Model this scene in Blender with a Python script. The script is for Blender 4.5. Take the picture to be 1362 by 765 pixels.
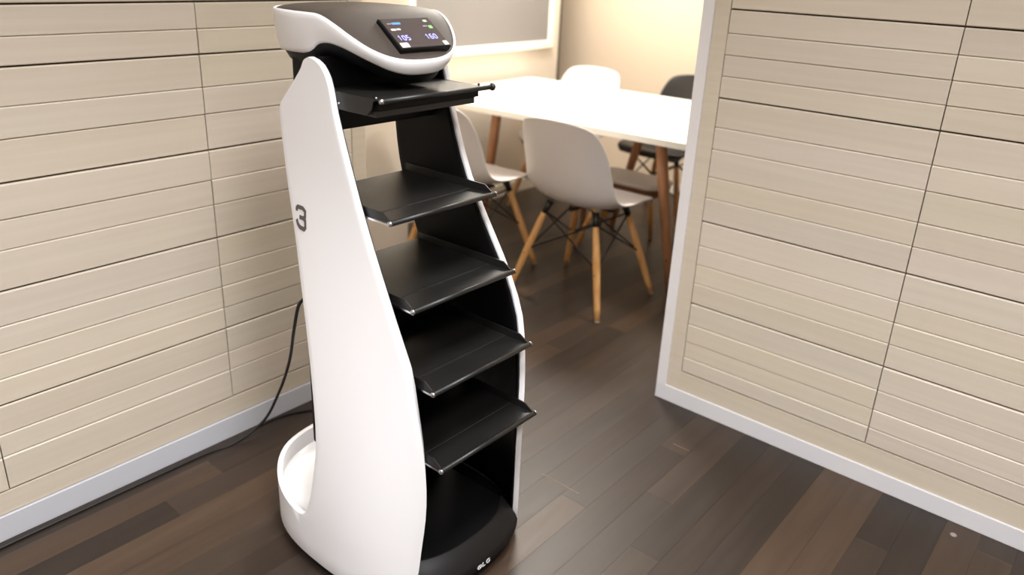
import bpy, bmesh, math, random
from mathutils import Vector, Matrix

random.seed(7)
for o in list(bpy.data.objects):
    bpy.data.objects.remove(o, do_unlink=True)
scene = bpy.context.scene
COL = scene.collection

# ------------------------------------------------------------------ camera
YAW, PITCH, ROLL = 0.696914, 0.362465, 0.0417607
FPX, PX, PY = 1027.09, 671.7, 336.1
fw = Vector((-math.sin(YAW) * math.cos(PITCH), math.cos(YAW) * math.cos(PITCH), -math.sin(PITCH)))
rt = Vector((math.cos(YAW), math.sin(YAW), 0.0))
up = rt.cross(fw)
rt2 = rt * math.cos(ROLL) + up * math.sin(ROLL)
up2 = -rt * math.sin(ROLL) + up * math.cos(ROLL)
cam_d = bpy.data.cameras.new('camera')
cam = bpy.data.objects.new('camera', cam_d)
COL.objects.link(cam)
m = Matrix((rt2, up2, -fw)).transposed().to_4x4()
m.translation = Vector((0, 0, 1.4))
cam.matrix_world = m
cam_d.sensor_width = 36.0
cam_d.sensor_fit = 'HORIZONTAL'
cam_d.lens = FPX / 1362 * 36
cam_d.shift_x = (681 - PX) / 1362
cam_d.shift_y = -(382.5 - PY) / 1362
cam_d.clip_start = 0.02
cam_d.dof.use_dof = True
cam_d.dof.focus_distance = 1.75
cam_d.dof.aperture_fstop = 2.1
scene.camera = cam

# ------------------------------------------------------------------ world, exposure
w = bpy.data.worlds.new('world')
scene.world = w
w.use_nodes = True
w.node_tree.nodes['Background'].inputs[0].default_value = (0.9, 0.92, 1.0, 1)
w.node_tree.nodes['Background'].inputs[1].default_value = 0.3
vs = scene.view_settings
vs.view_transform = 'Standard'
vs.look = 'None'
vs.gamma = 1.0
vs.use_curve_mapping = False
vs.exposure = 0.24

WARM = (1.0, 0.955, 0.88)
NEUT = (0.965, 0.975, 1.0)
# ceiling lamps: (label words, x, y, size x, size y, watts, colour)
LAMPS = [
    ('square white ceiling panel lamp above the corridor camera spot', 0.55, 0.35, 0.62, 0.62, 30, NEUT),
    ('square white ceiling panel lamp over the serving robot', -0.45, 0.75, 0.62, 0.62, 20, NEUT),
    ('square white ceiling panel lamp at the near end of the corridor', -0.5, -0.9, 0.62, 0.62, 35, NEUT),
    ('long white ceiling panel lamp over the left of the meeting table', -2.55, 3.3, 0.9, 0.45, 54, WARM),
    ('long white ceiling panel lamp over the right of the meeting table', -1.1, 3.15, 0.9, 0.45, 26, WARM),
]
CEIL = 2.55


# ------------------------------------------------------------------ materials
def lin(c):
    return tuple(((v / 255) / 12.92 if v / 255 <= 0.04045 else ((v / 255 + 0.055) / 1.055) ** 2.4) for v in c) + (1.0,)


def mat(name, rgb, rough=0.5, metal=0.0, spec=0.5, bump=0.0, bscale=200.0, coat=0.0):
    mt = bpy.data.materials.new(name)
    mt.use_nodes = True
    nt = mt.node_tree
    b = nt.nodes['Principled BSDF']
    b.inputs['Base Color'].default_value = lin(rgb)
    b.inputs['Roughness'].default_value = rough
    b.inputs['Metallic'].default_value = metal
    b.inputs['Specular IOR Level'].default_value = spec
    b.inputs['Coat Weight'].default_value = coat
    if bump > 0:
        tc = nt.nodes.new('ShaderNodeTexCoord')
        n = nt.nodes.new('ShaderNodeTexNoise')
        n.inputs['Scale'].default_value = bscale
        bp = nt.nodes.new('ShaderNodeBump')
        bp.inputs['Strength'].default_value = bump
        bp.inputs['Distance'].default_value = 0.001
        nt.links.new(tc.outputs['Object'], n.inputs['Vector'])
        nt.links.new(n.outputs['Fac'], bp.inputs['Height'])
        nt.links.new(bp.outputs['Normal'], b.inputs['Normal'])
    return mt


def streak_mat(name, c1, c2, scale, rough=0.5, spec=0.4, objcol=False, rough_var=0.0, detail=5):
    """two tones mixed by noise stretched along one axis, offset per object"""
    mt = bpy.data.materials.new(name)
    mt.use_nodes = True
    nt = mt.node_tree
    b = nt.nodes['Principled BSDF']
    tc = nt.nodes.new('ShaderNodeTexCoord')
    oi = nt.nodes.new('ShaderNodeObjectInfo')
    mul = nt.nodes.new('ShaderNodeVectorMath')
    mul.operation = 'MULTIPLY'
    mul.inputs[1].default_value = scale
    add = nt.nodes.new('ShaderNodeVectorMath')
    add.operation = 'ADD'
    sc = nt.nodes.new('ShaderNodeMath')
    sc.operation = 'MULTIPLY'
    sc.inputs[1].default_value = 37.0
    nt.links.new(oi.outputs['Random'], sc.inputs[0])
    nt.links.new(tc.outputs['Object'], mul.inputs[0])
    nt.links.new(mul.outputs[0], add.inputs[0])
    nt.links.new(sc.outputs[0], add.inputs[1])
    n = nt.nodes.new('ShaderNodeTexNoise')
    n.inputs['Scale'].default_value = 1.0
    n.inputs['Detail'].default_value = detail
    nt.links.new(add.outputs[0], n.inputs['Vector'])
    ramp = nt.nodes.new('ShaderNodeValToRGB')
    ramp.color_ramp.elements[0].position = 0.3
    ramp.color_ramp.elements[1].position = 0.7
    ramp.color_ramp.elements[0].color = lin(c1)
    ramp.color_ramp.elements[1].color = lin(c2)
    nt.links.new(n.outputs['Fac'], ramp.inputs['Fac'])
    out = ramp.outputs['Color']
    if objcol:
        mx = nt.nodes.new('ShaderNodeMix')
        mx.data_type = 'RGBA'
        mx.blend_type = 'MULTIPLY'
        mx.inputs[0].default_value = 1.0
        nt.links.new(ramp.outputs['Color'], mx.inputs[6])
        nt.links.new(oi.outputs['Color'], mx.inputs[7])
        out = mx.outputs[2]
    nt.links.new(out, b.inputs['Base Color'])
    b.inputs['Roughness'].default_value = rough
    b.inputs['Specular IOR Level'].default_value = spec
    if rough_var:
        mr = nt.nodes.new('ShaderNodeMapRange')
        mr.inputs['To Min'].default_value = rough - rough_var
        mr.inputs['To Max'].default_value = rough + rough_var
        nt.links.new(n.outputs['Fac'], mr.inputs['Value'])
        nt.links.new(mr.outputs[0], b.inputs['Roughness'])
    return mt


def emit_mat(name, rgb, strength):
    mt = mat(name, rgb, 0.4)
    b = mt.node_tree.nodes['Principled BSDF']
    b.inputs['Emission Color'].default_value = lin(rgb)
    b.inputs['Emission Strength'].default_value = strength
    return mt


M = {}
M['slat'] = streak_mat('wall_slat_laminate', (213, 202, 186), (219, 209, 194), (2.0, 2.0, 70.0), 0.40, 0.4, objcol=True)
M['slat_y'] = M['slat']
M['joint'] = mat('dark_joint_backing', (70, 62, 48), 0.8)
M['trim'] = mat('white_trim', (226, 226, 230), 0.45, bump=0.05)
M['edge_trim'] = mat('white_aluminium_edge', (236, 234, 236), 0.4)
M['cool_trim'] = mat('cool_white_skirting', (202, 204, 212), 0.4)
M['plaster'] = mat('beige_plaster', (226, 214, 198), 0.85, bump=0.15, bscale=120)
M['back_plaster'] = mat('tan_plaster', (222, 203, 180), 0.85, bump=0.15, bscale=120)
M['ceiling'] = mat('white_ceiling', (235, 232, 226), 0.9)
M['wood_floor'] = streak_mat('dark_floor_plank', (222, 216, 210), (255, 252, 248), (40.0, 3.0, 20.0), 0.40, 0.4, objcol=True, rough_var=0.06)
M['white_plastic'] = mat('robot_white_plastic', (246, 245, 248), 0.32, spec=0.5, coat=0.15)
M['black_plastic'] = mat('robot_black_plastic', (12, 12, 13), 0.55, spec=0.2)
M['top_plastic'] = mat('robot_charcoal_top', (70, 62, 57), 0.5, spec=0.3)
M['deck'] = mat('robot_deck_black', (10, 10, 11), 0.75, spec=0.12)
M['bumper'] = mat('robot_bumper_black', (20, 18, 18), 0.5, spec=0.3)
M['tray'] = mat('tray_black_matt', (25, 24, 23), 0.42, spec=0.5, bump=0.12, bscale=500)
M['metal'] = mat('bright_metal', (205, 205, 210), 0.22, metal=1.0)
M['dark_metal'] = mat('dark_metal_bar', (60, 57, 55), 0.35, metal=0.6)
M['screen'] = mat('screen_glass', (62, 52, 54), 0.2, spec=0.6)  # brownish reflection painted into the glass colour
M['decal'] = mat('grey_decal', (92, 84, 84), 0.6)
M['logo'] = mat('white_logo', (235, 232, 236), 0.5)
M['chair_white'] = mat('chair_white_shell', (216, 210, 208), 0.45)
M['chair_black'] = mat('chair_black_shell', (34, 32, 31), 0.4)
M['chair_wood'] = streak_mat('beech_chair_leg', (196, 142, 84), (222, 172, 112), (40.0, 40.0, 4.0), 0.45, 0.4)
M['table_wood'] = streak_mat('table_leg_wood', (150, 104, 70), (176, 124, 86), (40.0, 40.0, 4.0), 0.45, 0.4)
M['wire'] = mat('black_wire', (24, 23, 23), 0.4, metal=0.3)
M['glide'] = mat('pale_foot_glide', (190, 178, 165), 0.5)
M['table_top'] = mat('white_table_laminate', (240, 238, 228), 0.32, spec=0.5)
M['board'] = mat('grey_board', (132, 128, 126), 0.5, bump=0.05)
M['board_frame'] = mat('board_white_frame', (240, 236, 224), 0.5)
M['cord'] = mat('black_cord', (26, 24, 24), 0.5)
M['socket'] = mat('grey_socket', (62, 55, 52), 0.5)
M['lamp_frame'] = mat('lamp_frame_white', (235, 235, 235), 0.5)
M['lamp_glow'] = emit_mat('lamp_diffuser', (255, 246, 232), 4.0)
M['pad'] = mat('stool_pad_pale', (228, 220, 216), 0.7)
M['stool_brown'] = mat('stool_brown_frame', (120, 82, 62), 0.6)
M['cap'] = mat('grey_floor_cap', (150, 140, 136), 0.5)
M['joint_glint'] = mat('painted_joint_glint', (128, 100, 80), 0.6)  # pale tone stands for light reflecting off plank end joints


# ------------------------------------------------------------------ mesh helpers
def obj(name, bm, material, parent=None, smooth=False, bevel=0.0, bseg=2, loc=None):
    me = bpy.data.meshes.new(name)
    bmesh.ops.recalc_face_normals(bm, faces=bm.faces[:])
    bm.to_mesh(me)
    bm.free()
    me.materials.append(material)
    o = bpy.data.objects.new(name, me)
    COL.objects.link(o)
    if parent is not None:
        o.parent = parent
    if loc is not None:
        o.location = loc
    if smooth:
        for p in me.polygons:
            p.use_smooth = True
    if bevel:
        md = o.modifiers.new('bevel', 'BEVEL')
        md.width = bevel
        md.segments = bseg
        md.limit_method = 'ANGLE'
        md.angle_limit = math.radians(40)
    return o


def tag(o, label, cat, group=None):
    o['label'] = label
    o['category'] = cat
    if group:
        o['group'] = group
    return o


def struct(o, label=None):
    o['kind'] = 'structure'
    if label:
        o['label'] = label
    return o


def empty(name, loc=(0, 0, 0), rz=0.0):
    o = bpy.data.objects.new(name, None)
    COL.objects.link(o)
    o.location = loc
    o.rotation_euler = (0, 0, rz)
    o.empty_display_size = 0.1
    return o


def add_box(bm, x0, x1, y0, y1, z0, z1):
    v = [bm.verts.new(p) for p in ((x0, y0, z0), (x1, y0, z0), (x1, y1, z0), (x0, y1, z0),
                                   (x0, y0, z1), (x1, y0, z1), (x1, y1, z1), (x0, y1, z1))]
    for f in ((0, 3, 2, 1), (4, 5, 6, 7), (0, 1, 5, 4), (1, 2, 6, 5), (2, 3, 7, 6), (3, 0, 4, 7)):
        bm.faces.new([v[i] for i in f])
    return bm


def box(x0, x1, y0, y1, z0, z1):
    return add_box(bmesh.new(), x0, x1, y0, y1, z0, z1)


def add_tube(bm, pts, radii, n=12, cap=True):
    pts = [Vector(p) for p in pts]
    if not hasattr(radii, '__len__'):
        radii = [radii] * len(pts)
    rings = []
    prev = None
    for i, p in enumerate(pts):
        a = pts[max(i - 1, 0)]
        b = pts[min(i + 1, len(pts) - 1)]
        d = (b - a).normalized()
        if prev is None:
            r = d.orthogonal().normalized()
        else:
            r = (prev - d * prev.dot(d)).normalized()
        prev = r
        s = d.cross(r)
        rings.append([bm.verts.new(p + (r * math.cos(t) + s * math.sin(t)) * radii[i])
                      for t in [2 * math.pi * k / n for k in range(n)]])
    for a, b in zip(rings, rings[1:]):
        for k in range(n):
            bm.faces.new((a[k], a[(k + 1) % n], b[(k + 1) % n], b[k]))
    if cap:
        bm.faces.new(rings[0][::-1])
        bm.faces.new(rings[-1])
    return bm


def tube(pts, radii, n=12):
    return add_tube(bmesh.new(), pts, radii, n)


def smooth_path(pts, sub=8):
    """Catmull-Rom"""
    P = [Vector(p) for p in pts]
    P = [P[0] * 2 - P[1]] + P + [P[-1] * 2 - P[-2]]
    out = []
    for i in range(1, len(P) - 2):
        for k in range(sub):
            t = k / sub
            out.append(0.5 * ((2 * P[i]) + (P[i + 1] - P[i - 1]) * t + (2 * P[i - 1] - 5 * P[i] + 4 * P[i + 1] - P[i + 2]) * t * t
                              + (-P[i - 1] + 3 * P[i] - 3 * P[i + 1] + P[i + 2]) * t ** 3))
    out.append(P[-2])
    return out


def ball(c, r, seg=12, squash=(1, 1, 1)):
    bm = bmesh.new()
    bmesh.ops.create_uvsphere(bm, u_segments=seg, v_segments=max(6, seg // 2 + 2), radius=r)
    for v in bm.verts:
        v.co = Vector((v.co.x * squash[0], v.co.y * squash[1], v.co.z * squash[2])) + Vector(c)
    return bm


def rings_mesh(rings, close_top=False, close_bottom=False, cyclic=True):
    bm = bmesh.new()
    R = [[bm.verts.new(p) for p in r] for r in rings]
    for a, b in zip(R, R[1:]):
        n = len(a)
        for k in range(n if cyclic else n - 1):
            bm.faces.new((a[k], a[(k + 1) % n], b[(k + 1) % n], b[k]))
    if close_bottom:
        bm.faces.new(R[0][::-1])
    if close_top:
        bm.faces.new(R[-1])
    return bm


def interp(tab, t):
    """piecewise smooth (monotone-ish Catmull) lookup, tab = [(t, v)] rising in t"""
    if t <= tab[0][0]:
        return tab[0][1]
    if t >= tab[-1][0]:
        return tab[-1][1]
    for i in range(len(tab) - 1):
        t0, v0 = tab[i]
        t1, v1 = tab[i + 1]
        if t0 <= t <= t1:
            h = t1 - t0
            u = (t - t0) / h
            m0 = (v1 - tab[i - 1][1]) / (t1 - tab[i - 1][0]) if i > 0 else (v1 - v0) / h
            m1 = (tab[i + 2][1] - v0) / (tab[i + 2][0] - t0) if i + 2 < len(tab) else (v1 - v0) / h
            return ((2 * u ** 3 - 3 * u * u + 1) * v0 + (u ** 3 - 2 * u * u + u) * h * m0
                    + (-2 * u ** 3 + 3 * u * u) * v1 + (u ** 3 - u * u) * h * m1)


def sstep(t):
    t = min(max(t, 0.0), 1.0)
    return t * t * (3 - 2 * t)


# ------------------------------------------------------------------ room shell
XL = -1.914      # face of the left wall
YP = 2.155       # face of the partition
XW = -3.05       # meeting-room board wall
YB = 4.475       # meeting-room back wall

floor_o = struct(obj('floor', box(-3.8, 1.8, -2.2, 4.6, -0.12, -0.003), M['wood_floor']), 'dark brown strip wood floor')
floor_o.color = (0.044, 0.03, 0.023, 1)
ceil_o = struct(obj('ceiling', box(-3.9, 1.9, -2.3, 4.7, CEIL, CEIL + 0.08), M['ceiling']), 'plain white ceiling')

# floor planks, one object each
PITCHX = 0.0845
TONES = [(0.036, 0.024, 0.018), (0.046, 0.031, 0.023), (0.031, 0.022, 0.017), (0.064, 0.041, 0.028),
         (0.050, 0.034, 0.025), (0.040, 0.029, 0.023), (0.074, 0.047, 0.031)]


def plank_mesh(L):
    bm = bmesh.new()
    h = PITCHX / 2 - 0.0001
    c = 0.0002
    l = L / 2 - 0.0001
    bot = [(-h, -l, -0.01), (h, -l, -0.01), (h, l, -0.01), (-h, l, -0.01)]
    mid = [(x, y, -c) for x, y, z in bot]
    top = [(-h + c, -l + c, 0), (h - c, -l + c, 0), (h - c, l - c, 0), (-h + c, l - c, 0)]
    R = [[bm.verts.new(p) for p in r] for r in (bot, mid, top)]
    for a, b in zip(R, R[1:]):
        for k in range(4):
            bm.faces.new((a[k], a[(k + 1) % 4], b[(k + 1) % 4], b[k]))
    bm.faces.new(R[-1])
    me = bpy.data.meshes.new('plank')
    bmesh.ops.recalc_face_normals(bm, faces=bm.faces[:])
    bm.to_mesh(me)
    bm.free()
    me.materials.append(M['wood_floor'])
    return me


plank_cache = {}
LENS = (1.8, 1.5, 1.8)
rp = random.Random(21)
last = None
for i in range(-6, 35):
    xc = -0.079 - PITCHX * (i + 0.5)
    if xc < -3.0:
        continue
    y = -0.1 - rp.random() * 1.6 if xc > -2.1 else 0.9 - rp.random() * 1.2
    while y < YB - 0.02:
        L = rp.choice(LENS)
        if y + L > YB - 0.01:
            L = round(YB - 0.01 - y, 2)
        if L < 0.1:
            break
        if y + L > 0.2 and not (xc < XL - 0.14 and y + L < 1.6):
            if L not in plank_cache:
                plank_cache[L] = plank_mesh(L)
            p = bpy.data.objects.new('plank', plank_cache[L])
            COL.objects.link(p)
            p.parent = floor_o
            p.location = (xc, y + L / 2, 0)
            t = rp.choice([q for q in range(7) if q != last])
            last = t
            k = 0.92 + 0.16 * rp.random()
            p.color = (TONES[t][0] * k, TONES[t][1] * k, TONES[t][2] * k, 1)
        y += L
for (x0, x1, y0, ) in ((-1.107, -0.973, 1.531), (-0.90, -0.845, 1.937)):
    obj('glint_strip', box(x0, x1, y0 - 0.0012, y0 + 0.0012, -0.002, 0.0004), M['joint_glint'], floor_o)  # thin pale strip, a painted glint on a plank end joint


rw = random.Random(5)
# slatted walls -------------------------------------------------------------
def slat_bm(wd, z0, z1, heavy_lo, heavy_hi, out, depth=0.012):
    """a board lying in the local XZ plane, face towards -Y, y = -out at the face"""
    g0 = 0.0020 if heavy_lo else rw.choice((0.0002, 0.0003, 0.0005))
    g1 = 0.0020 if heavy_hi else rw.choice((0.0002, 0.0003, 0.0005))
    a, b = z0 + g0, z1 - g1
    c = 0.0020
    d = 0.0032
    prof = [(0.0, a), (-out + d, a), (-out, a + c), (-out, b - d), (-out + d, b), (0.0, b)]
    bm = bmesh.new()
    ends = []
    for x in (0.0015, wd - 0.0015):
        ends.append([bm.verts.new((x, y, z)) for y, z in prof])
    n = len(prof)
    for k in range(n):
        bm.faces.new((ends[0][k], ends[0][(k + 1) % n], ends[1][(k + 1) % n], ends[1][k]))
    bm.faces.new(ends[0])
    bm.faces.new(ends[1][::-1])
    return bm


def rows_up(rows, heavies, step, limit):
    rows = list(rows)
    heavies = set(heavies)
    k = 0
    while rows[-1] < limit - 0.1:
        rows.append(round(rows[-1] + step[k % len(step)], 3))
        k += 1
        if k % 4 == 0:
            heavies.add(rows[-1])
    rows.append(limit)
    heavies.add(limit)
    return rows, heavies




def slat_wall(parent, cols, rows, heavies, place):
    for (u0, u1) in cols:
        for z0, z1 in zip(rows, rows[1:]):
            out = 0.012 + rw.choice((0.0, 0.0006, 0.0012, 0.002))
            bm = slat_bm(u1 - u0, z0, z1, z0 in heavies, z1 in heavies, out)
            o = obj('slat', bm, M['slat'], parent)
            place(o, u0)
            k = 0.94 + 0.08 * rw.random()
            o.color = (k, k * (0.985 + 0.02 * rw.random()), k * (0.965 + 0.05 * rw.random()), 1)


SLAT_OUT = 0.012
# right partition: face plane YP, runs along x from -1.092
rowsR = [0.128, 0.183, 0.242, 0.305, 0.38, 0.451, 0.516, 0.58, 0.661, 0.738, 0.804, 0.89, 0.957, 1.044, 1.107, 1.168, 1.228, 1.294]
heavR = [0.128, 0.38, 0.661, 1.044, 1.294]
rowsR, heavR = rows_up(rowsR, heavR, (0.075, 0.06, 0.065, 0.09), 2.47)
wall_r = struct(obj('wall_right', box(-1.085, 1.8, YP + SLAT_OUT, YP + 0.12, 0.0, CEIL), M['joint']), 'beige slatted partition wall right of the opening')


def place_r(o, u0):
    o.location = (u0, YP + SLAT_OUT, 0)


slat_wall(wall_r, [(-1.007, -0.412), (-0.412, 0.183), (0.183, 0.778), (0.778, 1.373)], rowsR, heavR, place_r)
obj('border_board', box(-1.056, -1.0085, YP - 0.0005, YP + SLAT_OUT, 0.057, CEIL), M['slat'], wall_r, bevel=0.001).color = (0.98, 0.97, 0.95, 1)
obj('border_board', box(-1.0085, 1.8, YP - 0.0005, YP + SLAT_OUT, 0.057, 0.1265), M['slat'], wall_r, bevel=0.001).color = (0.96, 0.95, 0.92, 1)
bb = struct(obj('baseboard_right', box(-1.092, 1.8, YP - 0.006, YP + 0.13, 0.0, 0.057), M['trim'], bevel=0.0015), 'white skirting under the right partition')
tr = struct(obj('trim_1', box(-1.092, -1.056, YP - 0.006, YP + 0.13, 0.057, CEIL), M['edge_trim'], bevel=0.0015), 'white vertical edge trim at the free end of the partition')

# left wall: face plane XL, runs along y
rowsL = [0.132, 0.224, 0.284, 0.361, 0.427, 0.493, 0.558, 0.642, 0.738, 0.809, 0.891, 0.988, 1.058, 1.142, 1.205, 1.271]
heavL = [0.132, 0.361, 0.642, 0.891, 1.142, 1.271]
rowsL, heavL = rows_up(rowsL, heavL, (0.07, 0.085, 0.065, 0.075), 2.47)
wall_l = struct(obj('wall_left', box(XL - 0.12, XL - SLAT_OUT, -2.2, 1.565, 0.0, CEIL), M['joint']), 'beige slatted wall behind the robot')


def place_l(o, u0):
    o.rotation_euler = (0, 0, math.radians(90))
    o.location = (XL - SLAT_OUT, u0, 0)


slat_wall(wall_l, [(-0.78, -0.18), (-0.18, 0.425), (0.425, 1.032), (1.032, 1.513)], rowsL, heavL, place_l)
obj('border_board', box(XL - SLAT_OUT, XL + 0.0005, 1.515, 1.568, 0.07, CEIL), M['slat'], wall_l, bevel=0.001).color = (0.96, 0.93, 0.88, 1)
obj('border_board', box(XL - SLAT_OUT, XL + 0.0005, -2.2, 1.515, 0.07, 0.1305), M['slat'], wall_l, bevel=0.001).color = (0.96, 0.95, 0.93, 1)
struct(obj('baseboard_left', box(XL - 0.12, XL + 0.006, -2.2, 1.57, 0.0, 0.068), M['cool_trim'], bevel=0.0015), 'cool white skirting under the left wall')
struct(obj('trim_2', box(XL - 0.13, XL - SLAT_OUT, 1.565, 1.573, 0.0, CEIL), M['board_frame']), 'pale end cap of the left wall')

# meeting room
struct(obj('wall_board', box(XW - 0.08, XW, 1.45, 4.085, 0.0, CEIL), M['plaster']), 'pale meeting room wall carrying the grey board')
struct(obj('trim_3', box(XW - 0.085, XW + 0.004, 4.085, 4.10, 0.0, CEIL), M['joint']), 'dark edge strip at the end of the board wall')
struct(obj('wall_back', box(-3.8, 1.8, YB, YB + 0.1, 0.0, CEIL), M['back_plaster']), 'beige back wall of the meeting room')
struct(obj('wall_gap', box(-3.85, -3.75, 1.45, YB, 0.0, CEIL), M['plaster']), 'beige wall behind the gap')
struct(obj('wall_nook', box(-3.8, XL - 0.12, 1.38, 1.45, 0.0, CEIL), M['plaster']), 'beige near wall of the meeting room')
struct(obj('wall_pillar', box(XW, -2.72, 1.45, 2.487, 0.0, CEIL), M['plaster'], bevel=0.004), 'pale square pillar behind the robot')
struct(obj('wall_side', box(1.8, 1.9, -2.2, YB, 0.0, CEIL), M['plaster']), 'beige corridor wall out of view')
struct(obj('wall_front', box(XL - 0.12, 1.8, -2.3, -2.2, 0.0, CEIL), M['plaster']), 'beige corridor end wall out of view')
struct(obj('baseboard_board', box(XW, XW + 0.012, 2.487, 4.09, 0.0, 0.075), M['board_frame'], bevel=0.002), 'cream skirting under the grey board')
struct(obj('baseboard_back', box(-3.75, 1.8, YB - 0.012, YB, 0.0, 0.075), M['board_frame'], bevel=0.002), 'cream skirting along the meeting room back wall')

# ------------------------------------------------------------------ ceiling lamps
for (lab, lx, ly, sx, sy, watt, colr) in LAMPS:
    t = empty('ceiling_lamp', (lx, ly, CEIL))
    tag(t, lab, 'ceiling lamp', 'ceiling panel lamps')
    bm = bmesh.new()
    for a in ((-sx / 2, sx / 2, -sy / 2, -sy / 2 + 0.03), (-sx / 2, sx / 2, sy / 2 - 0.03, sy / 2),
              (-sx / 2, -sx / 2 + 0.03, -sy / 2 + 0.03, sy / 2 - 0.03), (sx / 2 - 0.03, sx / 2, -sy / 2 + 0.03, sy / 2 - 0.03)):
        add_box(bm, a[0], a[1], a[2], a[3], -0.03, 0.0)
    obj('frame', bm, M['lamp_frame'], t)
    obj('diffuser', box(-sx / 2 + 0.03, sx / 2 - 0.03, -sy / 2 + 0.03, sy / 2 - 0.03, -0.02, -0.012), M['lamp_glow'], t)
    ld = bpy.data.lights.new('lamp_light', 'AREA')
    ld.shape = 'RECTANGLE'
    ld.size = sx - 0.06
    ld.size_y = sy - 0.06
    ld.energy = watt
    ld.color = colr
    ld.spread = math.radians(125 if colr is NEUT else 165)
    lo = bpy.data.objects.new('lamp_light', ld)
    COL.objects.link(lo)
    lo.parent = t
    lo.location = (0, 0, -0.024)


# ------------------------------------------------------------------ serving robot
RC = -1.262      # base centre x
RA, RB, RN = 0.307, 0.265, 2.6
YC = 1.115
robot = empty('serving_robot', (RC, YC, 0.0))
tag(robot, 'white and black serving robot with five open black trays and number 3 on its side', 'robot')


def radd(o):
    """world-space mesh parented to the robot"""
    o.parent = robot
    o.matrix_parent_inverse = Matrix.Translation(-Vector(robot.location))
    return o


def rpart(name, bm, material, smooth=False, bevel=0.0, bseg=2, parent=None):
    o = obj(name, bm, material, None, smooth, bevel, bseg)
    if parent is None:
        radd(o)
    else:
        o.parent = parent
        o.matrix_parent_inverse = parent.matrix_parent_inverse.copy() if False else Matrix.Identity(4)
    return o


def se(th, s=1.0):
    c, q = math.cos(th), math.sin(th)
    return (RC + s * RA * math.copysign(abs(c) ** (2 / RN), c), YC + s * RB * math.copysign(abs(q) ** (2 / RN), q))


def halfw(x, z):
    q = max(1 - abs((x - RC) / RA) ** RN, 0.0) ** (1 / RN) * RB
    k = sstep((z - 0.1) / 0.9)
    return q * (1 - k) + 0.17 * k


FRONT = [(0.036, -1.008), (0.10, -1.001), (0.175, -0.996), (0.255, -0.991), (0.335, -0.990), (0.431, -0.994), (0.504, -1.002), (0.605, -1.019),
         (0.651, -1.037), (0.736, -1.081), (0.846, -1.144), (0.944, -1.194), (1.088, -1.247), (1.160, -1.266), (1.187, -1.284), (1.199, -1.305), (1.203, -1.324)]
ZN = 0.140
REAR = [(ZN, -1.338), (0.143, -1.320), (0.150, -1.304), (0.165, -1.291), (0.19, -1.280), (0.26, -1.267), (0.34, -1.261), (0.411, -1.271), (0.542, -1.308), (0.717, -1.366), (0.895, -1.415),
        (0.993, -1.431), (1.075, -1.437), (1.092, -1.434), (1.105, -1.423), (1.148, -1.380), (1.178, -1.352), (1.196, -1.340), (1.203, -1.3241)]


def frange(a, b, n):
    return [a + (b - a) * k / n for k in range(n + 1)]


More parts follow.
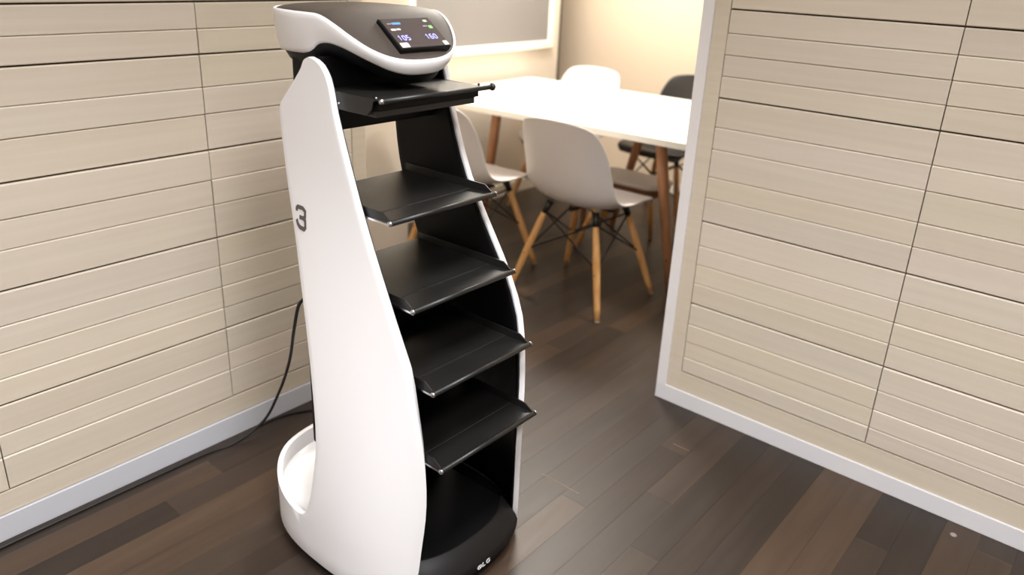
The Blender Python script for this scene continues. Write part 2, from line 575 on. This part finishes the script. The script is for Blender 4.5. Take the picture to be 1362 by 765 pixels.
def panel_bm(side, off=0.0, shrink=0.0, lower=True):
    """one side shell; side -1 near the camera, +1 far. off pushes the skin inwards"""
    bm = bmesh.new()
    NU = 18
    zs = [ZN, 0.1415, 0.143, 0.146, 0.150, 0.157, 0.165, 0.177, 0.19, 0.215] + frange(0.25, 0.40, 4) + frange(0.44, 1.06, 14) + frange(1.075, 1.19, 10) + [1.195, 1.199, 1.2015, 1.203]
    vm = {}

    def vert(x, y, z):
        k = (round(x, 5), round(y, 5), round(z, 5))
        if k not in vm:
            vm[k] = bm.verts.new((x, y, z))
        return vm[k]

    def pt(x, z):
        return vert(x, YC + side * (halfw(x, z) - off), z)

    def row(z):
        a = interp(FRONT, z) - shrink
        b = interp(REAR, z) + shrink
        if b > a - 0.001:
            m_ = (a + b) / 2
            a, b = m_ + 0.0005, m_ - 0.0005
        return [(a + (b - a) * k / NU, z) for k in range(NU + 1)]
    rows = [row(z) for z in zs]
    if shrink:
        rows = [r for r in rows if r[0][1] < 1.198 - shrink]
    if lower == 'front':
        rows = [r for r in rows if r[0][1] > 0.164]
    for r0, r1 in zip(rows, rows[1:]):
        for k in range(NU):
            q = [pt(*r0[k]), pt(*r0[k + 1]), pt(*r1[k + 1]), pt(*r1[k])]
            q = list(dict.fromkeys(q))
            if len(q) >= 3:
                bm.faces.new(q)
    if lower == 'front':
        zl = [0.05, 0.075, 0.11]
        L = [[pt(interp(FRONT, z) + (rows[0][-1][0] - interp(FRONT, z)) * k / NU, z) for k in range(NU + 1)] for z in zl] + [[pt(*q) for q in rows[0]]]
        for r0, r1 in zip(L, L[1:]):
            for k in range(NU):
                bm.faces.new((r0[k], r0[k + 1], r1[k + 1], r1[k]))
    elif lower:
        # lower band: front edge -> notch -> rear centre, following the base outline
        NR = 16
        xn = REAR[0][1]
        # start angle for rear part on the super-ellipse
        cth = -(abs((xn - RC) / RA) ** (RN / 2))
        th0 = math.acos(cth)

        def rear_pt(k, z):
            th = th0 + (math.pi - th0) * k / NR
            x, y = se(th)
            if k == 0:
                return pt(xn, z) if abs(z - ZN) < 1e-6 or z < 0.1 else vert(xn, YC + side * (halfw(xn, z)), z)
            return vert(x, YC + side * abs(y - YC), z)
        zl = [0.036, 0.075, 0.11, ZN]

        def lrow(z):
            a = interp(FRONT, z)
            b = xn
            return [(a + (b - a) * k / NU, z) for k in range(NU + 1)]
        L = [[pt(*q) for q in lrow(z)] for z in zl[:-1]] + [[pt(*q) for q in rows[0]]]
        for r0, r1 in zip(L, L[1:]):
            for k in range(NU):
                bm.faces.new((r0[k], r0[k + 1], r1[k + 1], r1[k]))
        prev = None
        for z in zl:
            cur = [pt(xn, z)] + [rear_pt(k, z) for k in range(1, NR + 1)]
            if prev:
                for k in range(NR):
                    bm.faces.new((prev[k], prev[k + 1], cur[k + 1], cur[k]))
            prev = cur
        # rising rim at the rear
        top = [prev[0]]
        for k in range(1, NR + 1):
            th = th0 + (math.pi - th0) * k / NR
            x, y = se(th)
            top.append(vert(x, YC + side * abs(y - YC), ZN + 0.034 * sstep(k / 11) + 0.0002))
        for k in range(NR):
            q = list(dict.fromkeys([prev[k], prev[k + 1], top[k + 1], top[k]]))
            bm.faces.new(q)
    return bm


def solid(o, th, off):
    md = o.modifiers.new('solid', 'SOLIDIFY')
    md.thickness = th
    md.offset = off
    md.use_even_offset = False
    bv = o.modifiers.new('round', 'BEVEL')
    bv.width = 0.003
    bv.segments = 2
    bv.limit_method = 'ANGLE'
    bv.angle_limit = math.radians(50)
    return o


def flip_to(o, side):
    """make normals of a side skin point outwards (side * y)"""
    me = o.data
    s = sum(p.normal.y * p.area for p in me.polygons)
    if s * side < 0:
        me.flip_normals()


for side in (-1, 1):
    o = rpart('side_panel', panel_bm(side), M['white_plastic'], smooth=True)
    flip_to(o, side)
    solid(o, 0.013, -1.0)
    o['label'] = 'curved white side panel with the number 3' if side < 0 else 'curved white side panel on the far side'
    near_panel = o if side < 0 else near_panel
    li = rpart('panel_liner', panel_bm(side, off=0.0, shrink=0.004, lower='front'), M['black_plastic'], smooth=True)
    flip_to(li, side)
    nrm_ = [v.normal.copy() for v in li.data.vertices]
    for v, n_ in zip(li.data.vertices, nrm_):
        v.co -= n_ * 0.0150
    md = li.modifiers.new('solid', 'SOLIDIFY')
    md.thickness = 0.003
    md.offset = -1.0

# number 3 on the near panel
def ribbon(paths, wd, mapf, thick=0.0008):
    bm = bmesh.new()
    for pth in paths:
        P = [Vector(p) for p in pth]
        L, R_ = [], []
        for i, p in enumerate(P):
            d0 = (p - P[i - 1]).normalized() if i > 0 else (P[1] - p).normalized()
            d1 = (P[i + 1] - p).normalized() if i + 1 < len(P) else d0
            n0 = Vector((-d0.y, d0.x))
            n1 = Vector((-d1.y, d1.x))
            n = (n0 + n1).normalized()
            k = wd / 2 / max(n.dot(n0), 0.5)
            L.append(p + n * k)
            R_.append(p - n * k)
        vt = [[bm.verts.new(mapf(q.x, q.y, h)) for q in side_] for side_ in (L, R_) for h in (0, thick)]
        for i in range(len(P) - 1):
            bm.faces.new((vt[1][i], vt[1][i + 1], vt[3][i + 1], vt[3][i]))
            bm.faces.new((vt[0][i], vt[0][i + 1], vt[1][i + 1], vt[1][i]))
            bm.faces.new((vt[2][i], vt[2][i + 1], vt[3][i + 1], vt[3][i]))
        for i in (0, len(P) - 1):
            bm.faces.new((vt[0][i], vt[1][i], vt[3][i], vt[2][i]))
    return bm


def near_map(u, v, h):
    # u to the right (+x), v up; digit box 0.033 x 0.058
    x = -1.388 + u * 0.034
    z = 0.832 + v * 0.046
    return (x, YC - halfw(x, z) - 0.0006 - h, z)


three = [[(0.05, 0.78), (0.05, 0.92), (0.16, 1.0), (0.70, 1.0), (0.95, 0.88), (0.95, 0.62), (0.78, 0.52), (0.36, 0.52)],
         [(0.78, 0.52), (0.97, 0.42), (1.0, 0.1), (0.86, 0.0), (0.42, 0.03), (0.18, 0.16), (0.05, 0.36)]]


def ribbon_aspect(paths, wd, mapf):
    # stroke in square units, then squeezed by mapf
    return ribbon(paths, wd, mapf)


rpart('number_mark', ribbon_aspect(three, 0.2, near_map), M['decal'], parent=None)['label'] = 'dark grey number 3'

# base: black ring, bumper, deck
NT = 96
TH = [2 * math.pi * k / NT for k in range(NT)]
prof = [(0.90, 0.004), (0.955, 0.006), (0.975, 0.018), (0.975, 0.035), (0.968, 0.040)]
rings = [[(*se(t, s), z) for t in TH] for s, z in prof]
rpart('base_ring', rings_mesh(rings, True, True), M['black_plastic'], smooth=True, bevel=0)
# front bumper (forward part only, between the panels)
NB = 40
y_lim = 0.150


def front_arc(s, z, lim):
    out = []
    for k in range(NB + 1):
        y = -lim + 2 * lim * k / NB
        x = RC + s * RA * max(1 - abs(y / (s * RB)) ** RN, 0.0) ** (1 / RN)
        out.append((x, YC + y, z))
    return out


lims = 0.168
R_ = [front_arc(1.0, 0.041, lims), front_arc(1.0, 0.052, lims), front_arc(0.985, 0.062, lims), front_arc(0.93, 0.082, lims * 0.985),
      front_arc(0.868, 0.100, lims * 0.96), front_arc(0.856, 0.101, lims * 0.955), front_arc(0.846, 0.096, lims * 0.95)]
r2 = [front_arc(0.85, 0.0965, lims * 0.95), front_arc(0.70, 0.0945, lims * 0.95)]
rpart('base_deck', rings_mesh(r2 + [[(RC - 0.02, p[1], 0.0945) for p in r2[-1]]], cyclic=False), M['deck'])
rpart('front_bumper', rings_mesh(R_, cyclic=False), M['bumper'], smooth=True)
# small emblem on the bumper


def bump_map(u, v, h):
    # u along +y, v up
    y = 1.088 + u * 0.042 - YC
    z = 0.0405 + v * 0.0135
    x = RC + RA * max(1 - abs(y / RB) ** RN, 0.0) ** (1 / RN) + 0.0012 + h
    return (x, YC + y, z)


circ = [(0.16 + 0.14 * math.cos(t), 0.5 + 0.40 * math.sin(t)) for t in [2 * math.pi * k / 14 for k in range(15)]]
emb = [circ, [(0.17, 0.66), (0.17, 0.36), (0.24, 0.36)], [(0.42, 0.95), (0.42, 0.08), (0.63, 0.08)],
       [(0.98, 0.82), (0.86, 0.93), (0.76, 0.82), (0.74, 0.5), (0.78, 0.15), (0.88, 0.06), (0.98, 0.14), (0.98, 0.46), (0.88, 0.46)]]
rpart('emblem', ribbon(emb, 0.085, bump_map), M['logo'])['label'] = 'small white round mark and letters'

# white rear deck inside the skirt
dk = []
for s, z in ((0.972, 0.132), (0.94, 0.124), (0.85, 0.112), (0.6, 0.108), (0.3, 0.116), (0.05, 0.12)):
    dk.append([(se(t, s)[0], se(t, s)[1], z) for t in [math.pi * 0.5 + math.pi * k / 48 for k in range(49)]])
rpart('rear_deck', rings_mesh(dk, cyclic=False), M['white_plastic'], smooth=True)

# black rear housing and upper cross plate
rpart('rear_housing', box(-1.428, -1.285, 0.972, 1.258, 0.232, 0.66), M['black_plastic'], bevel=0.012, bseg=4)
rpart('inner_back', box(-1.285, -1.262, 0.93, 1.30, 0.096, 0.60), M['black_plastic'], bevel=0.003)
rpart('cross_plate', box(-1.325, -1.300, 0.962, 1.268, 1.052, 1.205), M['black_plastic'], bevel=0.002)
rpart('neck', box(-1.43, -1.325, 0.975, 1.255, 1.10, 1.215), M['black_plastic'], bevel=0.01, bseg=3)

# head ---------------------------------------------------------------------
HX, HA, HB, HN = -1.3519, 0.1912, 0.169, 2.58


def hse(t, s=1.0):
    c, q = math.cos(t), math.sin(t)
    return (HX + s * HA * math.copysign(abs(c) ** (2 / HN), c), YC + s * HB * math.copysign(abs(q) ** (2 / HN), q))


def zrim(x):
    return 1.2861 - 0.105 * sstep((x + 1.3091) / 0.2092)


LOW = [(-1.56, 1.203), (-1.37, 1.207), (-1.345, 1.209), (-1.325, 1.215), (-1.305, 1.228), (-1.285, 1.233), (-1.262, 1.232), (-1.23, 1.222), (-1.19, 1.199), (-1.155, 1.169)]


def zlow(x):
    return interp(LOW, x)


HT = [2 * math.pi * k / 128 for k in range(128)]
rings = []
x_of = [hse(t)[0] for t in HT]
# inner lip, rim, bulging band, lower edge, return
for s, f in ((0.968, -0.010), (0.968, -0.001), (0.980, 0.0025), (0.992, 0.0012)):
    rings.append([(*hse(t, s), zrim(x) + f) for t, x in zip(HT, x_of)])
for k in range(0, 9):
    u = k / 8
    s = 1.0 - 0.055 * u * u
    rings.append([(*hse(t, s), zrim(x) - 0.002 + (zlow(x) - zrim(x) + 0.002) * u) for t, x in zip(HT, x_of)])
rings.append([(*hse(t, 0.93), zlow(x) + 0.001) for t, x in zip(HT, x_of)])
rings.append([(*hse(t, 0.92), zlow(x) + 0.008) for t, x in zip(HT, x_of)])
hs = rpart('head_shell', rings_mesh(rings), M['white_plastic'], smooth=True)
hs['label'] = 'white wrap-around rim of the head'
rings = []
for s in (0.969, 0.955, 0.9, 0.8, 0.68, 0.55, 0.4, 0.25, 0.1, 0.02):
    r = []
    for t in HT:
        x, y = hse(t, s)
        d = sstep((0.969 - s) / 0.08)
        zf_ = zrim(HX + (x - HX) / 0.969) * (1 - d) + zrim(x) * d
        dome = math.sqrt(max(1 - (s / 0.97) ** 2, 0))
        r.append((x, y, zf_ - 0.0012 + dome * (0.003 + 0.013 * sstep((-1.21 - x) / 0.12))))
    rings.append(r)
ht = rpart('head_top', rings_mesh(rings, close_top=True), M['top_plastic'], smooth=True)
ht['label'] = 'sloping charcoal top of the head'
rings = []
for s, dz in ((0.925, 0.005), (0.89, -0.004), (0.84, -0.020), (0.74, -0.034), (0.58, -0.042), (0.35, -0.045), (0.05, -0.046)):
    r = []
    for t, x in zip(HT, x_of):
        xx, yy = hse(t, s)
        base = zlow(x) if s > 0.8 else zlow(x) * 0.5 + zlow(xx) * 0.5
        r.append((xx, yy, base + dz))
    rings.append(r)
rpart('head_underside', rings_mesh(rings, close_top=True), M['black_plastic'], smooth=True)

# tablet on the head
tilt = math.atan2(0.053, 0.074)
tab = empty('control_screen')
tab.parent = None
tc_ = Vector((-1.2155, 1.131, 1.2475))
ex = Vector((0, 1, 0))                                     # along the width
ey = Vector((-math.cos(tilt), 0, math.sin(tilt)))           # up the slope
ez = ex.cross(ey)
bpy.data.objects.remove(tab, do_unlink=True)


def tab_map(u, v, h):
    return tuple(tc_ + ex * u + ey * v + ez * h)


def tab_box(u0, u1, v0, v1, h0, h1):
    bm = box(u0, u1, v0, v1, h0, h1)
    for v in bm.verts:
        v.co = tab_map(*v.co)
    return bm


SW, SH = 0.070, 0.0455
sc = rpart('control_screen', tab_box(-SW, SW, -SH, SH, -0.008, 0.006), M['black_plastic'], bevel=0.003, bseg=3)
sc['label'] = 'raised black touch screen with coloured marks'
rpart('screen_glass', tab_box(-SW + 0.003, SW - 0.003, -SH + 0.003, SH - 0.003, 0.0058, 0.0066), M['screen'], parent=sc)


def mark(u0, u1, v0, v1, rgb, st=1.0, name='screen_mark'):
    key = 'mark_%d_%d_%d' % rgb
    if key not in M:
        M[key] = emit_mat(key, rgb, st)
    return rpart(name, tab_box(u0, u1, v0, v1, 0.0066, 0.0069), M[key], parent=sc, bevel=0.0)


mark(-0.057, -0.046, 0.027, 0.029, (150, 140, 150), 0.4)
mark(-0.044, -0.021, 0.0255, 0.0315, (60, 120, 190), 0.7)
mark(-0.058, -0.046, 0.008, 0.013, (215, 200, 190), 0.6)
mark(-0.043, -0.033, 0.009, 0.0135, (190, 185, 190), 0.6)
mark(0.046, 0.056, 0.030, 0.036, (170, 190, 150), 0.6)
mark(0.034, 0.046, 0.0155, 0.019, (130, 120, 140), 0.4)
mark(0.049, 0.0585, 0.010, 0.0185, (110, 190, 90), 0.8)
mark(-0.0645, -0.044, -0.041, -0.0285, (240, 234, 224), 0.7)
mark(0.054, 0.0655, -0.041, -0.0295, (240, 234, 224), 0.7)
M['digits'] = emit_mat('screen_digits', (150, 150, 240), 0.9)
GL = {'1': [[(0.1, 0.8), (0.5, 1.0), (0.5, 0.0)]],
      '0': [[(0.0, 0.15), (0.0, 0.85), (0.25, 1.0), (0.75, 1.0), (1.0, 0.85), (1.0, 0.15), (0.75, 0.0), (0.25, 0.0), (0.0, 0.15)]],
      '5': [[(0.95, 1.0), (0.05, 1.0), (0.05, 0.55), (0.75, 0.55), (1.0, 0.4), (1.0, 0.12), (0.75, 0.0), (0.0, 0.0)]],
      '6': [[(0.95, 1.0), (0.25, 1.0), (0.0, 0.8), (0.0, 0.15), (0.25, 0.0), (0.75, 0.0), (1.0, 0.15), (1.0, 0.42), (0.75, 0.55), (0.0, 0.55)]]}


def word(txt, u0, v0, wd, hg, gap):
    paths = []
    for i, ch in enumerate(txt):
        for p in GL[ch]:
            paths.append([(u0 + i * (wd + gap) + q[0] * wd, v0 + q[1] * hg) for q in p])
    return ribbon(paths, 0.0022, lambda u, v, h: tab_map(u, v, 0.0066 + h), 0.0003)


rpart('screen_digits', word('105', -0.056, -0.0205, 0.0065, 0.0125, 0.0045), M['digits'], parent=sc)
rpart('screen_digits', word('160', 0.020, -0.0205, 0.0065, 0.0125, 0.0045), M['digits'], parent=sc)

# trays ----------------------------------------------------------------------
Y0, Y1 = 0.962, 1.268
TRAYS = [(0.903, -1.101, -1.392), (0.733, -1.036, -1.35), (0.568, -0.977, -1.285), (0.394, -0.951, -1.285)]


def tray_bm(z, xf, xr):
    """plate with a crease, front strip and two chamfered side lips"""
    bm = bmesh.new()
    th = 0.003
    xc = xf - 0.072

    def slab(p):  # p: list of (x,z) lower-left profile extruded in y
        a = [bm.verts.new((x, Y0 + 0.001, zz)) for x, zz in p]
        b = [bm.verts.new((x, Y1 - 0.001, zz)) for x, zz in p]
        n = len(p)
        for k in range(n):
            bm.faces.new((a[k], a[(k + 1) % n], b[(k + 1) % n], b[k]))
        bm.faces.new(a)
        bm.faces.new(b[::-1])
    # plate top: flat, tiny step at the crease, strip rising a little to the front bar
    slab([(xr, z - th), (xc, z - th), (xf, z - 0.001), (xf, z + 0.003), (xc + 0.001, z - 0.0012), (xc, z), (xr, z)])
    for y0 in (Y0 - 0.001, Y1 - 0.002):
        prof_ = [(xr, z - th), (xf - 0.004, z - 0.001), (xf - 0.006, z + 0.005), (xf - 0.028, z + 0.018), (xr, z + 0.018)]
        a = [bm.verts.new((x, y0, zz)) for x, zz in prof_]
        b = [bm.verts.new((x, y0 + 0.003, zz)) for x, zz in prof_]
        n = len(prof_)
        for k in range(n):
            bm.faces.new((a[k], a[(k + 1) % n], b[(k + 1) % n], b[k]))
        bm.faces.new(a)
        bm.faces.new(b[::-1])
    return bm


for (z, xf, xr) in TRAYS:
    t = rpart('tray', tray_bm(z, xf, xr), M['tray'])
    rpart('front_bar', tube([(xf, Y0 - 0.004, z), (xf, Y1 + 0.004, z)], 0.0058), M['tray'], smooth=True, parent=t)
    for y in (Y0 - 0.004, Y1 + 0.004):
        rpart('end_cap', ball((xf, y, z), 0.0062, 12, (1, 0.7, 1)), M['metal'], smooth=True, parent=t)
    for y in (Y0 - 0.0035, Y1 + 0.0015):
        rpart('support_rail', box(xf - 0.11, xf - 0.004, y, y + 0.002, z - 0.006, z - 0.0015), M['metal'], parent=t)

# top tray with its deeper under-body
z, xf, xr = 1.142, -1.124, -1.302
t = rpart('tray', box(xr, xf, Y0 + 0.001, Y1 - 0.012, z - 0.004, z), M['tray'], bevel=0.001)
t['label'] = 'uppermost tray with thick under-body'
rpart('front_bar', tube([(xf, Y0, z - 0.002), (xf, Y1 + 0.006, z - 0.002)], 0.0052), M['tray'], smooth=True, parent=t)
rpart('end_cap', ball((xf, Y0, z - 0.002), 0.0055, 12), M['metal'], smooth=True, parent=t)
rpart('end_cap', ball((xf, Y1 + 0.008, z - 0.002), 0.0085, 12, (1, 0.75, 1)), M['dark_metal'], smooth=True, parent=t)
rpart('rivet', ball((xf - 0.018, Y1 - 0.016, z + 0.003), 0.003, 8), M['dark_metal'], smooth=True, parent=t)
rpart('rivet', ball((xf - 0.022, Y0 + 0.006, z + 0.001), 0.0025, 8), M['metal'], smooth=True, parent=t)
rpart('rivet', ball((xf - 0.125, Y0 - 0.003, z - 0.022), 0.0025, 8), M['metal'], smooth=True, parent=t)
for y0 in (Y0 - 0.003, Y1 - 0.014):
    bm = bmesh.new()
    pf = [(xr, z - 0.034), (xf - 0.040, z - 0.034), (xf - 0.026, z - 0.020), (xf - 0.022, z - 0.006), (xf - 0.012, z), (xr, z + 0.001)]
    a = [bm.verts.new((x, y0, q)) for x, q in pf]
    b = [bm.verts.new((x, y0 + 0.003, q)) for x, q in pf]
    for k in range(len(pf)):
        bm.faces.new((a[k], a[(k + 1) % len(pf)], b[(k + 1) % len(pf)], b[k]))
    bm.faces.new(a)
    bm.faces.new(b[::-1])
    rpart('tray_side_plate', bm, M['tray'], parent=t, bevel=0.0006)
rpart('tray_under_body', box(xr, xf - 0.014, Y0 + 0.006, Y1 - 0.020, z - 0.022, z - 0.004), M['black_plastic'], parent=t, bevel=0.001)
rpart('tray_under_body', box(xr, xf - 0.022, Y0 + 0.006, Y1 - 0.024, z - 0.037, z - 0.024), M['tray'], parent=t, bevel=0.001)

# ------------------------------------------------------------------ cords
tag(obj('power_cord', tube(smooth_path([(-1.4345, 0.992, 0.645), (-1.441, 0.981, 0.625), (-1.456, 0.974, 0.60), (-1.50, 0.987, 0.517), (-1.60, 1.033, 0.375), (-1.74, 1.084, 0.202), (-1.845, 1.086, 0.05),
                                        (-1.868, 0.995, 0.0045), (-1.880, 0.905, 0.0045), (-1.882, 0.75, 0.0045), (-1.884, 0.5, 0.0045),
                                        (-1.882, 0.2, 0.0045), (-1.880, -0.4, 0.0045)], 10), 0.0042, 10), M['cord'], smooth=True),
    'black power cord dropping from the robot back and running along the left skirting', 'cord')
tag(obj('power_cord', tube(smooth_path([(-1.60, 1.42, 0.0045), (-1.78, 1.36, 0.0045), (-1.858, 1.262, 0.0045), (-1.893, 1.176, 0.0045), (-1.897, 1.10, 0.0045)], 10), 0.0042, 10), M['cord'], smooth=True),
    'short black cord lying on the floor behind the robot base', 'cord')
bm = bmesh.new()
bmesh.ops.create_cone(bm, cap_ends=True, segments=20, radius1=0.0085, radius2=0.0070, depth=0.003)
tag(obj('floor_cap', bm, M['cap'], bevel=0.0005, loc=(-0.137, 2.091, 0.0015)), 'small round grey cap on the floor by the right skirting', 'floor cap')


# ------------------------------------------------------------------ meeting table
TYAW = math.radians(3.0)
TC = Vector((-2.06, 3.272, 0))
table = empty('meeting_table', (TC.x, TC.y, 0), TYAW)
tag(table, 'long white meeting table on tapered wooden legs', 'table')


def rrect(hx, hy, r, z, n=8):
    out = []
    for cx, cy, a0 in ((hx - r, hy - r, 0), (-hx + r, hy - r, 90), (-hx + r, -hy + r, 180), (hx - r, -hy + r, 270)):
        for k in range(n + 1):
            t = math.radians(a0 + 90 * k / n)
            out.append((cx + r * math.cos(t), cy + r * math.sin(t), z))
    return out


obj('table_top', rings_mesh([rrect(0.9, 0.512, 0.05, 0.711), rrect(0.9, 0.512, 0.05, 0.74)], True, True), M['table_top'], table, bevel=0.003)
inv = Matrix.Rotation(-TYAW, 4, 'Z')


def t_local(p):
    return inv @ (Vector(p) - TC)


for top_, foot_ in (((-1.605, 2.925, 0.711), (-1.495, 2.965, 0.0)), ((-2.07, 3.62, 0.711), (-2.24, 3.62, 0.0)),
                    ((-2.555, 2.95, 0.711), (-2.66, 2.97, 0.0)), ((-2.355, 3.50, 0.711), (-2.36, 3.50, 0.0))):
    a, b = t_local(top_), t_local(foot_)
    obj('leg', tube([a, a.lerp(b, 0.25), a.lerp(b, 0.7), b], [0.024, 0.025, 0.02, 0.015], 14), M['table_wood'], table, smooth=True, bevel=0)
    d_ = a.lerp(b, 0.72)
obj('leg_screw', ball(t_local((-1.523, 2.953, 0.17)) + Vector((0.006, -0.0175, 0)), 0.0045, 8), M['wire'], table, smooth=True)
bm = bmesh.new()
add_box(bm, -0.62, 0.62, -0.30, -0.27, 0.675, 0.711)
add_box(bm, -0.62, 0.62, 0.27, 0.30, 0.675, 0.711)
obj('under_frame', bm, M['table_wood'], table)


# ------------------------------------------------------------------ shell chairs
SH_PROF = [  # (local y, z, half width, side lift z, side forward y)
    (0.232, 0.415, 0.188, 0.000, -0.020), (0.224, 0.438, 0.205, 0.000, -0.016), (0.200, 0.450, 0.217, 0.004, -0.006), (0.150, 0.446, 0.226, 0.014, 0.0),
    (0.080, 0.436, 0.226, 0.026, 0.0), (0.000, 0.428, 0.230, 0.036, 0.0), (-0.080, 0.430, 0.232, 0.046, 0.006), (-0.145, 0.448, 0.232, 0.050, 0.024),
    (-0.190, 0.492, 0.230, 0.040, 0.044), (-0.216, 0.560, 0.224, 0.020, 0.056), (-0.236, 0.640, 0.219, 0.006, 0.056), (-0.254, 0.715, 0.212, -0.004, 0.048),
    (-0.268, 0.772, 0.196, -0.010, 0.036), (-0.276, 0.805, 0.178, -0.014, 0.024), (-0.280, 0.820, 0.152, -0.016, 0.014)]


def shell_bm():
    bm = bmesh.new()
    NU = 14
    rows = []
    for (y, z, hw, lz, ly) in SH_PROF:
        r = []
        for k in range(NU + 1):
            u = -1 + 2 * k / NU
            e = abs(u) ** 2.6
            r.append(bm.verts.new((hw * u, y + ly * e, z + lz * e)))
        rows.append(r)
    for a, b in zip(rows, rows[1:]):
        for k in range(NU):
            bm.faces.new((a[k], a[k + 1], b[k + 1], b[k]))
    return bm


def make_chair():
    root = empty('shell_chair')
    s = obj('shell', shell_bm(), M['chair_white'], root, smooth=True)
    md = s.modifiers.new('solid', 'SOLIDIFY')
    md.thickness = 0.009
    md.offset = 0.0
    sb = s.modifiers.new('sub', 'SUBSURF')
    sb.levels = 1
    sb.render_levels = 2
    tops, feet = {}, {}
    for sx in (-1, 1):
        for sy in (-1, 1):
            a = Vector((sx * 0.128, sy * 0.118 + 0.0, 0.405))
            b = Vector((sx * 0.242, sy * 0.218 + 0.0, 0.0))
            tops[sx, sy], feet[sx, sy] = a, b
            p = a.lerp(b, 0.08)
            lg = obj('leg', tube([p, p.lerp(b, 0.1), p.lerp(b, 0.45), p.lerp(b, 0.85), p.lerp(b, 0.985)], [0.0125, 0.0145, 0.0165, 0.0135, 0.0115], 14),
                     M['chair_wood'], root, smooth=True)
            obj('foot_glide', tube([p.lerp(b, 0.98), b + Vector((0, 0, 0.0005))], [0.0112, 0.0105], 12), M['glide'], lg)
            q = p.lerp(b, 0.5)
            nrm = Vector((sx, sy, 0)).normalized()
            obj('leg_screw', ball(q + Vector((0, sy * 0.0155, 0)), 0.0035, 8), M['wire'], lg, smooth=True)
            obj('mount_bracket', tube([a + Vector((-sx * 0.01, -sy * 0.01, 0.022)), a.lerp(b, 0.10)], [0.017, 0.012], 10), M['wire'], root, smooth=True)
    def on_leg(k, t):
        return tops[k].lerp(feet[k], t)
    for k0, k1 in (((-1, -1), (1, -1)), ((-1, 1), (1, 1)), ((-1, -1), (-1, 1)), ((1, -1), (1, 1))):
        obj('cross_brace', tube([on_leg(k0, 0.06), on_leg(k1, 0.50)], 0.0040, 8), M['wire'], root, smooth=True)
        obj('cross_brace', tube([on_leg(k1, 0.06), on_leg(k0, 0.50)], 0.0040, 8), M['wire'], root, smooth=True)
    bm = bmesh.new()
    add_box(bm, -0.14, 0.14, -0.012, 0.012, 0.412, 0.420)
    add_box(bm, -0.012, 0.012, -0.13, 0.13, 0.412, 0.420)
    obj('seat_mount', bm, M['wire'], root)
    return root


def copy_tree(o, parent=None):
    c = o.copy()
    COL.objects.link(c)
    c.parent = parent
    for ch in [q for q in bpy.data.objects if q.parent == o]:
        copy_tree(ch, c)
    return c


chair = make_chair()
CH = [(-1.808, 2.705, 0.0, 'white shell chair with wooden legs turned back towards us at the table middle', 'white'),
      (-2.405, 2.60, 1.0, 'white shell chair half hidden behind the robot trays', 'white'),
      (-2.655, 3.69, 182.0, 'white shell chair across the table, only its backrest top showing over it', 'white'),
      (-2.09, 3.905, 178.0, 'black shell chair across the table beside the partition edge', 'black')]
for i, (x, y, a, lab, kind) in enumerate(CH):
    c = chair if i == 0 else copy_tree(chair)
    c.location = (x, y, 0)
    c.rotation_euler = (0, 0, math.radians(a))
    tag(c, lab, 'chair', 'shell chairs around the meeting table')
    if kind == 'black':
        for ch in c.children:
            if ch.name.startswith('shell'):
                ch.data = ch.data.copy()
                ch.data.materials[0] = M['chair_black']

# stool under the table
st = empty('low_stool', (-2.03, 3.42, 0), math.radians(2))
tag(st, 'low pale-topped brown stool tucked under the meeting table', 'stool')
obj('seat_pad', rings_mesh([rrect(0.205, 0.115, 0.06, 0.345), rrect(0.212, 0.122, 0.065, 0.352), rrect(0.212, 0.122, 0.065, 0.362), rrect(0.195, 0.105, 0.06, 0.370)], True, True), M['pad'], st, smooth=False, bevel=0.002)
obj('seat_frame', rings_mesh([rrect(0.195, 0.105, 0.05, 0.302), rrect(0.205, 0.115, 0.06, 0.345)], True, True), M['stool_brown'], st, bevel=0.002)
for (fx, fy), (tx, ty) in (((0.075, 0.155), (0.09, 0.07)), ((-0.15, -0.25), (-0.10, -0.08)), ((-0.25, 0.15), (-0.15, 0.07))):
    a, b = Vector((tx, ty, 0.303)), Vector((fx, fy, 0.0))
    lg = obj('leg', tube([a, a.lerp(b, 0.5), a.lerp(b, 0.98)], [0.015, 0.0155, 0.0115], 12), M['chair_wood'], st, smooth=True)
    obj('foot_glide', tube([a.lerp(b, 0.97), b + Vector((0, 0, 0.0005))], [0.0113, 0.0105], 12), M['glide'], lg)

# ------------------------------------------------------------------ board on the wall
bd = empty('wall_board_panel', (XW, 3.39, 0.92))
tag(bd, 'large grey wall board in a white frame behind the table', 'board')
by0, by1, bz0, bz1 = 2.824 - 3.39, 3.957 - 3.39, 0.02, 0.98
obj('panel', box(0.0, 0.012, by0, by1, bz0, bz1), M['board'], bd)
for q in ((by0 - 0.045, by1 + 0.045, bz0 - 0.045, bz0), (by0 - 0.045, by1 + 0.045, bz1, bz1 + 0.045), (by0 - 0.045, by0, bz0, bz1), (by1, by1 + 0.045, bz0, bz1)):
    obj('frame_rail', box(0.0, 0.028, q[0], q[1], q[2], q[3]), M['board_frame'], bd, bevel=0.002)

# round socket low on the board wall
sk = empty('round_socket', (XW, 3.80, 0.34))
tag(sk, 'round grey socket low on the wall under the board', 'socket')
for nm, r0, h0, h1, mm in (('cover', 0.036, 0.0, 0.010, M['socket']), ('inner_disc', 0.022, 0.010, 0.014, M['wire'])):
    bm = bmesh.new()
    bmesh.ops.create_cone(bm, cap_ends=True, segments=24, radius1=r0, radius2=r0 * 0.93, depth=h1 - h0)
    for v in bm.verts:
        v.co = Vector((v.co.z + (h0 + h1) / 2, v.co.x, v.co.y))
    obj(nm, bm, mm, sk)
